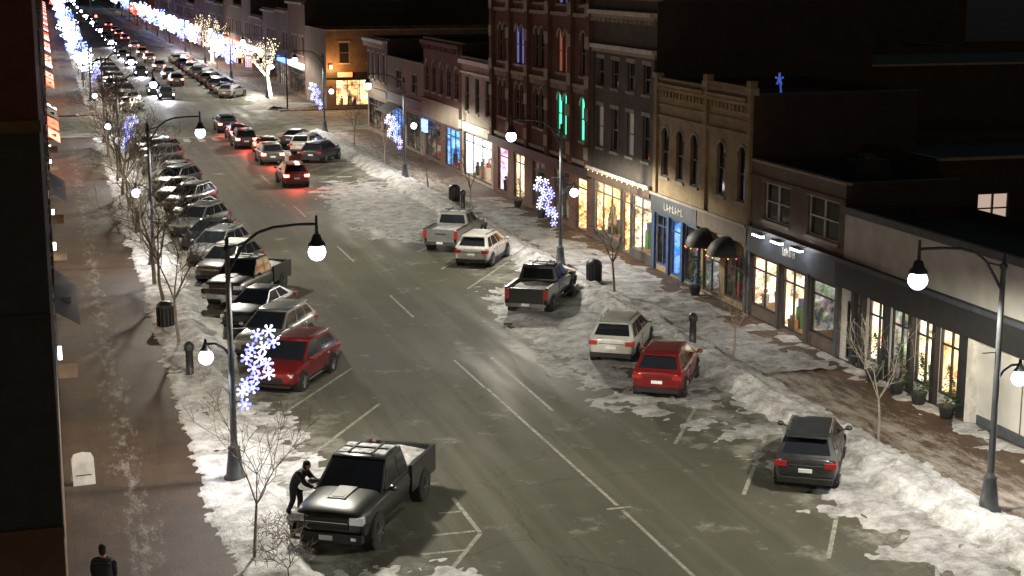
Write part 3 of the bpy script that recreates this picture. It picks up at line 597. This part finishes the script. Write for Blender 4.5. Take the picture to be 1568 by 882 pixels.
def vehicle(kind,pt,snow=False,tail=False,head=False):
    key=(kind,pt.name,snow,tail,head)
    if key in VC: return VC[key]
    body=MB();gl=MB();det=MB();wh=MB(); TL=TAILON if tail else TAILDIM; HL=HEADON if head else HEADOFF
    def sb(x0,x1,y0,y1,z0,z1,m):
        for s in (-1,1): det.box(x0,x1,min(s*y0,s*y1),max(s*y0,s*y1),z0,z1,m)
    if kind=='pickup':
        body.loft([ring(*s) for s in ((-.78,.97,.5,1.16,1.22),(-.74,.98,.5,1.17,1.24),(0,.99,.45,1.17,1.24),(1.2,.99,.45,1.14,1.26),(1.9,.98,.47,1.12,1.28),(2.5,.97,.48,1.08,1.24),(2.78,.94,.5,1.02,1.16),(2.88,.87,.55,.96,1.08),(2.9,.8,.6,.9,1.0))],pt)
        X0,X1,x0,x1,wb,wt,zb,zt=-.72,1.36,-.58,.6,.92,.74,1.2,1.86; r=.42; xs=(-1.85,1.9); hw=.99
        sb(-2.84,-.8,.9,.985,.55,1.26,pt); sb(-2.84,-.8,.88,.995,1.262,1.3,BLK)
        sb(-2.88,-2.84,.78,.97,.78,1.22,TL); sb(.0,2.4,.93,1.02,.36,.42,BLK)
        sb(2.72,2.92,.6,.95,.88,1.06,HL); sb(2.93,2.995,.66,.8,.5,.58,HEADOFF)
        sb(2.62,2.9,.9,1.0,.62,.86,BLK)
        det.box(-2.9,-2.82,-.77,.77,.6,1.27,pt); det.box(-.86,-.8,-.9,.9,.6,1.25,pt); det.box(-2.82,-.86,-.9,.9,.72,.78,BLK)
        det.box(-3.02,-2.86,-.9,.9,.45,.62,CHROME); det.box(-3.03,-3.021,-.18,.18,.5,.62,PLATE); det.box(2.8,2.99,-.95,.95,.42,.66,BLK if pt is PG else CHROME)
        det.box(2.84,2.935,-.58,.58,.7,1.04,BLK); det.box(2.936,2.95,-.56,.56,.9,.93,CHROME); det.box(2.936,2.95,-.56,.56,.78,.8,METAL); det.box(2.991,3.0,-.18,.18,.47,.6,PLATE); det.box(-2.912,-2.9,-.3,.3,1.0,1.06,BLK)
        det.loft([[(1.3,-.3,1.26),(1.3,.3,1.26),(1.35,.24,1.34),(1.35,-.24,1.34)],[(2.3,-.3,1.24),(2.3,.3,1.24),(2.2,.22,1.31),(2.2,-.22,1.31)]],pt,False)
        det.box(2.0,2.14,-.16,.16,1.29,1.325,BLK)
        sb(.25,.42,hw-.005,hw+.012,.95,.98,CHROME); sb(-.62,-.45,hw-.015,hw+.008,.95,.98,CHROME)
        if snow: det.loft([[(-2.8,-.85,.785),(-2.8,.85,.785),(-2.8,.75,1.12),(-2.8,0,1.2),(-2.8,-.75,1.14)],[(-1.8,-.85,.785),(-1.8,.85,.785),(-1.8,.75,1.2),(-1.8,.1,1.16),(-1.8,-.75,1.2)],[(-.88,-.85,.785),(-.88,.85,.785),(-.88,.75,1.16),(-.88,0,1.22),(-.88,-.75,1.2)]],SNOW)
    else:
        if kind=='suv':
            st=((-2.3,.6,.5,.86,.98),(-2.28,.8,.4,.94,1.05),(-2.12,.9,.32,1.02,1.1),(-1.4,.93,.28,1.03,1.1),(0,.93,.26,1.0,1.07),(1.0,.92,.26,.97,1.08),(1.7,.91,.28,.9,1.03),(2.12,.86,.3,.82,.93),(2.28,.76,.36,.74,.84),(2.33,.62,.42,.66,.74))
            X0,X1,x0,x1,wb,wt,zb,zt=-2.22,1.24,-1.66,.3,.87,.66,1.04,1.58; r=.36; xs=(-1.4,1.45)
        else:
            st=((-2.3,.6,.45,.8,.9),(-2.26,.78,.34,.88,.98),(-2.0,.87,.28,.93,1.01),(-1.3,.9,.22,.93,1.0),(0,.9,.2,.9,.96),(.9,.89,.2,.87,.97),(1.6,.88,.22,.8,.89),(2.05,.83,.26,.71,.79),(2.22,.72,.32,.62,.7),(2.27,.56,.38,.56,.62))
            X0,X1,x0,x1,wb,wt,zb,zt=-1.85,1.05,-1.0,.1,.82,.58,.95,1.38; r=.33; xs=(-1.38,1.4)
        hw=.93 if kind=='suv' else .9; L1=2.32 if kind=='suv' else 2.26
        body.loft([ring(*s) for s in st],pt)
        b0=st[0][0]; z=st[1][3]
        sb(b0+.0,b0+.3,.54,.885,z-.15,z+.02,TL); sb(L1-.34,L1-.05,.5,.8,.66 if kind=='suv' else .54,.78 if kind=='suv' else .68,HL)
        if kind=='suv': sb(-1.6,.1,.58,.62,zt+.09,zt+.12,CHROME if pt is PK else BLK); det.box(x0-.28,x0+.1,-.6,.6,zt-.0,zt+.045,pt); det.box(b0-.01,b0+.03,-.5,.5,z-.1,z-.07,CHROME)
        sb(-.15,.0,hw-.02,hw+.008,.86,.89,CHROME); sb(-1.1,-.95,hw-.02,hw+.008,.86,.89,CHROME)
        sb(-1.9,1.9,hw*.93,hw-.01,.24,.32,BLK); sb(-.62,-.6,hw-.03,hw+.002,.34,.98,BLK)
        det.box(b0-.06,b0+.25,-.8,.8,.32,.5,BLK); det.box(b0-.03,b0-.0,-.2,.2,.64,.76,PLATE); det.box(L1-.12,L1+.03,-.45,.45,.42,.64,BLK); det.box(L1-.2,L1+.02,-.75,.75,.28,.38,BLK)
    c=[(X0,-wb,zb),(X1,-wb,zb),(X1+.05,0,zb),(X1,wb,zb),(X0,wb,zb),(X0-.04,0,zb)]; t=[(x0,-wt,zt),(x1,-wt,zt),(x1+.05,0,zt),(x1,wt,zt),(x0,wt,zt),(x0-.04,0,zt)]
    gl.loft([c,t],pt,False)
    def panel(a,b,c2,d,u0,u1,v0,v1,m=CARGL):
        a,b,c2,d=map(Vector,(a,b,c2,d)); nrm=(b-a).cross(d-a).normalized()*.009
        def P_(u,v): return (a*(1-u)+b*u)*(1-v)+(d*(1-u)+c2*u)*v
        gl.add([P_(u0,v0)+nrm,P_(u1,v0)+nrm,P_(u1,v1)+nrm,P_(u0,v1)+nrm],[(0,1,2,3)],m)
    if kind=='suv': side=((.07,.26),(.29,.57),(.6,.95)); rv=(.2,.88)
    elif kind=='sedan': side=((.12,.46),(.5,.93)); rv=(.06,.92)
    else: side=((.07,.4),(.45,.94)); rv=(.15,.85)
    for u0,u1 in side:
        panel((X0,-wb,zb),(X1,-wb,zb),(x1,-wt,zt),(x0,-wt,zt),u0,u1,.08,.9)
        panel((X1,wb,zb),(X0,wb,zb),(x0,wt,zt),(x1,wt,zt),1-u1,1-u0,.08,.9)
    panel((X1,-wb,zb),(X1+.05,0,zb),(x1+.05,0,zt),(x1,-wt,zt),.09,1,.05,.95); panel((X1+.05,0,zb),(X1,wb,zb),(x1,wt,zt),(x1+.05,0,zt),0,.91,.05,.95)
    panel((X0,wb,zb),(X0-.04,0,zb),(x0-.04,0,zt),(x0,wt,zt),.16,1,*rv); panel((X0-.04,0,zb),(X0,-wb,zb),(x0,-wt,zt),(x0-.04,0,zt),0,.84,*rv)
    rf=lambda e,z,o=0:[(x0-e+o,-wt-e*.6,z),(x0-.04-e*1.4+o,0,z),(x0-e+o,wt+e*.6,z),((x0+x1)/2,wt+e*.9,z),(x1+e,wt+e*.6,z),(x1+.05+e*1.5,0,z),(x1+e,-wt-e*.6,z),((x0+x1)/2,-wt-e*.9,z)]
    gl.loft([rf(.0,zt+.001),rf(-.005,zt+.03),rf(-.05,zt+.06),rf(-.14,zt+.078),rf(-.35,zt+.085)],pt)
    for s in (-1,1):
        mx=X1-.25; det.sph((mx,s*(hw+.12),zb+.1),.09,pt,.12,.08,8,6); det.beam((mx,s*(wb),zb+.03),(mx,s*(hw+.1),zb+.08),.04,BLK)
    if snow and kind!='pickup': gl.loft([rf(-.1,zt+.08),rf(-.14,zt+.11),rf(-.3,zt+.125)],SNOW)
    if kind=='pickup':
        gl.loft([rf(-.12,zt+.078),rf(-.2,zt+.1)],FROST)
        for s in (-1,1): gl.box(x0+.1,x1-.1,min(s*.3,s*.34),max(s*.3,s*.34),zt+.1,zt+.14,BLK)
        gl.box((x0+x1)/2-.04,(x0+x1)/2+.04,-.6,.6,zt+.1,zt+.135,BLK)
    wheels(wh,xs,hw,r)
    VC[key]={'body':body.mesh('body'),'cabin':gl.mesh('cabin'),'details':det.mesh('details'),'wheels':wh.mesh('wheels')}
    return VC[key]
mods={'body':subs,'details':bev}
names={'pickup':'pickup_truck','suv':'suv','sedan':'car'}
def car(kind,pt,x,y,ang,snow=False,tail=False,head=False,pre='parked_',sc=1):
    e=group(pre+names[kind],vehicle(kind,pt,snow,tail,head),(x,y,.0),R(ang),mods if y<150 else None,sc)
    if tail and y<170:
        l=bpy.data.lights.new('tail_glow','SPOT'); l.energy=330; l.color=(1,.08,.05); l.spot_size=R(150); l.shadow_soft_size=.4
        o=link(bpy.data.objects.new('tail_glow',l)); o.parent=e; o.location=(-2.6,0,.75); o.rotation_euler=(0,R(65),0)
    if head and y<340:
        l=bpy.data.lights.new('head_beam','SPOT'); l.energy=3000; l.color=(.85,.85,1); l.spot_size=R(80); l.shadow_soft_size=.2
        o=link(bpy.data.objects.new('head_beam',l)); o.parent=e; o.location=(2.7,0,.7); o.rotation_euler=(0,R(-78),0)
    return e
AL=-121.5; AR=58.5
car('pickup',PG,7.9,41.1,AL,True,sc=1.05)
car('suv',PR,8.3,56.8,AL); car('suv',PS,8.3,62.1,AL); car('sedan',PB,8.3,67.4,AL); car('pickup',PK,8.5,72.8,AL,True); car('suv',PGY,8.2,78,AL,True); car('suv',PS,8.2,82.8,AL); car('sedan',PK,8.2,87.4,AL)
for i,(k,p) in enumerate([('suv',PS),('sedan',PK),('suv',PGY),('sedan',PGY),('suv',PK),('sedan',PS),('sedan',PK),('suv',PGY),('suv',PK),('sedan',PS)]): car(k,p,8.2+.15*((i*7)%3-1),92.0+i*4.7,AL+((i*5)%4-1.5))
car('suv',PK,21.75,41.5,AR); car('suv',PR,21.3,52.1,AR,False); car('suv',PW,21.5,57.4,AR); car('pickup',PG,21.2,67.2,AR,True); car('suv',PW,21.5,78.4,AR); car('pickup',PS,21.4,83.8,AR,True)
car('suv',PK,20.8,125,AR); car('suv',PW,20.8,131,AR,True); car('sedan',PGY,20.8,137,AR)
for x,y,k,p in ((16.4,111.5,'suv',PR),(16.6,125,'suv',PGY),(17.2,131.5,'sedan',PK),(16.0,137,'suv',PK),(16.2,143.5,'sedan',PR),(16.0,151,'suv',PK)): car(k,p,x,y,90,False,True,False,'moving_')
for x,y in ((13.4,192),(12.6,200),(13.0,236),(13.0,262),(12.8,285),(12.8,300),(12.8,330),(13,350),(13,370),(13,410),(13,435),(13,460),(13,500),(13,540),(12,580)): car('sedan',PK,x,y,-90,False,False,True,'oncoming_')
for x,y in ((16.4,215),(16.4,228),(16.4,247),(16.4,270),(16.4,290),(16.4,315),(16.4,352),(16.4,380),(16.4,400),(16.4,440)): car('suv',PGY,x,y,90,False,True,False,'moving_')
for i in range(14):
    car(['sedan','suv'][i%2],[PGY,PK,PS,PK][i%4],8.2,177+i*6,AL); 
    car(['suv','sedan'][i%2],[PS,PGY,PK,PK][i%4],21.3,192+i*6,AR)
# ------------------------------------------------------------ furniture
def meter(x,y):
    b=MB(); b.lathe([(0,.2),(.06,.2),(.1,.15),(.95,.14),(1.0,.19),(1.2,.19),(1.3,.1),(1.33,.02)],METAL,10); b.box(-.1,.1,-.205,-.17,1.02,1.16,DFR); obj('pay_station_post',b,(x,y,.12))
for x,y in ((24.5,57.3),(24.75,95.1),(4.5,58),(4.5,92)): meter(x,y)
def bin_(x,y):
    b=MB(); b.lathe([(0,.3),(.05,.34),(.85,.36),(.9,.38),(1.0,.36),(1.12,.2),(1.14,.03)],METAL,14)
    for k in range(14): t=k*.4488; b.beam((.36*math.cos(t),.36*math.sin(t),.08),(.375*math.cos(t),.375*math.sin(t),.86),.04,DFR)
    b.box(-.16,.16,-.38,-.3,.88,1.0,BLK); obj('litter_bin',b,(x,y,.12))
bin_(25,70.8); bin_(4.25,66.6); bin_(25.2,99)
b=MB(); 
for s in (-1,1):
    pr=[(-.32,0),(.32,0),(.32,.75),(.25,.88),(0,.93),(-.25,.88),(-.32,.75)]
    b.add([(x,s*(.28-.24*z/.93),z) for x,z in pr]+[(x,s*(.25-.24*z/.93),z) for x,z in pr],[tuple(range(7)),tuple(range(13,6,-1))]+[(i,(i+1)%7,7+(i+1)%7,7+i) for i in range(7)],WHITE)
    b.box(-.22,.22,s*.2-.01,s*.2+.01,.25,.3,DARKF)
obj('sandwich_board_sign',b,(.35,46.2,.12),.1)
G=M('conifer_green',(.03,.07,.03),.8,0,.5,9)
def potted(x,y,h=1.4):
    rs=random.Random(int(x*10+y)); b=MB(); b.lathe([(0,.2),(.4,.28),(.45,.3),(.45,.24)],DFR,10); l=MB()
    for k in range(420):
        z=rs.random()**1.3; r=(1-z)*.42*rs.uniform(.5,1.1); t=rs.uniform(0,6.28); c=Vector((r*math.cos(t),r*math.sin(t),.45+z*h)); d=Vector((math.cos(t),math.sin(t),rs.uniform(-.5,.3)))*.12; s=Vector((-math.sin(t),math.cos(t),.2))*.035
        l.add([c-s,c+s,c+d],[(0,1,2)],G)
    group('potted_conifer',{'pot':b,'foliage':l},(x,y,.12))
for x,y in ((28.6,45.0),(28.6,46.8),(28.6,48.3),(28.6,50.0),(28.5,66.5),(28.5,90.6),(28.5,95.5)): potted(x,y)
def signal(x,y,rot,arm):
    b=MB(); b.cyl((0,0,0),(0,0,6),.1,.08,8,METAL); b.cyl((0,0,5.7),(arm,0,5.9),.06,.04,8,METAL); g=MB()
    for u in (arm,arm*.55): b.box(u-.17,u+.17,-.12,.12,5.05,6.1,BLK); g.sph((u,-.14*(-1 if rot else 1),5.9),.24,REDSIG,ry=.06,n=10,k=6)
    group('traffic_signal',{'mast':b,'red_lens':g},(x,y,.12),rot)
signal(25,172,math.pi,5) ; signal(5,330,0,5); signal(25,340,math.pi,5)
# ------------------------------------------------------------ people
SKIN=M('skin',(.4,.25,.18),.6); COAT=M('dark_coat',(.02,.021,.026),.85); HAIR=M('dark_hat',(.03,.02,.018),.9); BOOT=M('boots',(.02,.015,.012),.7)
def skin_chain(name,verts,edges,rad,mat,parent,root=0):
    me=bpy.data.meshes.new(name); me.from_pydata(verts,edges,[]); o=link(bpy.data.objects.new(name,me)); o.parent=parent; me.materials.append(mat)
    sk=o.modifiers.new('skin','SKIN'); sk.use_smooth_shade=True
    lay=me.skin_vertices[0].data
    for i,r in enumerate(rad): lay[i].radius=(r,r) if not isinstance(r,tuple) else r
    lay[root].use_root=True
    s=o.modifiers.new('sub','SUBSURF'); s.levels=1; s.render_levels=2
    return o
def person(name,loc,rot,bend,walk,reach):
    e=link(bpy.data.objects.new(name,None)); e.location=loc; e.rotation_euler=(0,0,rot)
    bx=math.sin(bend); bz=math.cos(bend)
    def tor(d,side=0): return (d*bx,side,.92+d*bz)
    V=[(0,0,.92),tor(.22),tor(.42),tor(.52),
       (.02,.11,.86),(.06+walk*.2,.12,.48),(walk*.25,.12,.12),(walk*.25+.17,.13,.05),
       (.02,-.11,.86),(.05-walk*.05,-.12,.48),(-walk*.32,-.12,.12),(-walk*.32+.17,-.13,.05)]
    Ed=[(0,1),(1,2),(2,3),(0,4),(4,5),(5,6),(6,7),(0,8),(8,9),(9,10),(10,11)]
    Rr=[(.19,.16),(.21,.18),(.24,.19),.1,.12,.09,.068,.045,.12,.09,.068,.045]
    for s in (1,-1):
        sh=tor(.47,s*.19); el=(sh[0]+.04+reach*.16,s*.25,sh[2]-.27); ha=(el[0]+.06+reach*.2,s*.24,el[2]-.24+reach*.16)
        k=len(V); V+=[sh,el,ha]; Ed+=[(3,k),(k,k+1),(k+1,k+2)]; Rr+=[.1,.078,.052]
        hm=Vector(ha); d=(hm-Vector(el)).normalized(); q=hm+d*.09
        fv=[tuple(hm-d*.01),tuple(q)]; fe=[(0,1)]; fr=[.028,.034]
        for j in range(4):
            a=q+Vector((0,(j-1.5)*.02,0)); L=.07-.008*abs(j-1.4); m1=a+d*L*.5; m2=m1+(d+Vector((0,0,-.6))).normalized()*L*.5
            n0=len(fv); fv+=[tuple(a),tuple(m1),tuple(m2)]; fe+=[(1,n0),(n0,n0+1),(n0+1,n0+2)]; fr+=[.009,.009,.008]
        th=hm+d*.03; n0=len(fv); fv+=[tuple(th+Vector((.03,-s*.03,0))),tuple(th+d*.05+Vector((.035,-s*.04,0)))]; fe+=[(0,n0),(n0,n0+1)]; fr+=[.011,.01]
        skin_chain('hand',fv,fe,fr,BLK,e)
    skin_chain('body',V,Ed,Rr,COAT,e)
    h=MB(); hc=tor(.70); hx,hz=hc[0]+.03,hc[2]
    h.cyl(tor(.48),(hx-.02,0,hz-.06),.06,.055,10,SKIN); h.sph((hx,0,hz),.1,SKIN,.08,.125,14,10); h.sph((hx+.1,0,hz-.01),.02,SKIN,.015,.025,6,5)
    for s in (-1,1): h.sph((hx+.085,s*.03,hz+.02),.012,BLK,n=6,k=4); h.sph((hx,s*.082,hz),.02,SKIN,.01,.032,6,5)
    h.box(hx+.088,hx+.096,-.025,.025,hz-.055,hz-.047,DC[0])
    h.sph((hx-.015,0,hz+.045),.112,HAIR,.095,.1,14,8)
    h.sph((hx-.04,0,hz-.02),.1,HAIR,.09,.12,12,8)
    o=obj('head',h); o.parent=e
    f=MB()
    for a in (6,10): 
        x,y,z=V[a]; f.sph((x+.07,y,.05),.15,BOOT,.055,.06,10,6); f.cyl((x,y,.04),(x,y,.2),.065,.06,10,BOOT)
    o=obj('boots',f); o.parent=e
person('person_leaning_over_truck',(5.95,41.8,.06),R(-35),.62,.4,1.0)
person('person_walking',(.6,35.9,.12),R(80),.1,.9,.1)
# ------------------------------------------------------------ world, camera
w=bpy.data.worlds.new('World'); scene.world=w; w.use_nodes=True; n=w.node_tree
sk=n.nodes.new('ShaderNodeTexSky'); sk.sky_type='NISHITA'; sk.sun_disc=False; sk.sun_elevation=R(2); sk.sun_rotation=R(200)
n.links.new(sk.outputs[0],n.nodes['Background'].inputs[0]); n.nodes['Background'].inputs[1].default_value=.035
c=bpy.data.cameras.new('camera'); co=link(bpy.data.objects.new('camera',c)); co.location=(0,0,15); co.rotation_euler=(R(90-11.45),0,R(-16.4)); c.lens=55.1; c.sensor_width=36; c.clip_end=6000; c.clip_start=.1
scene.camera=co
scene.view_settings.view_transform='Standard'
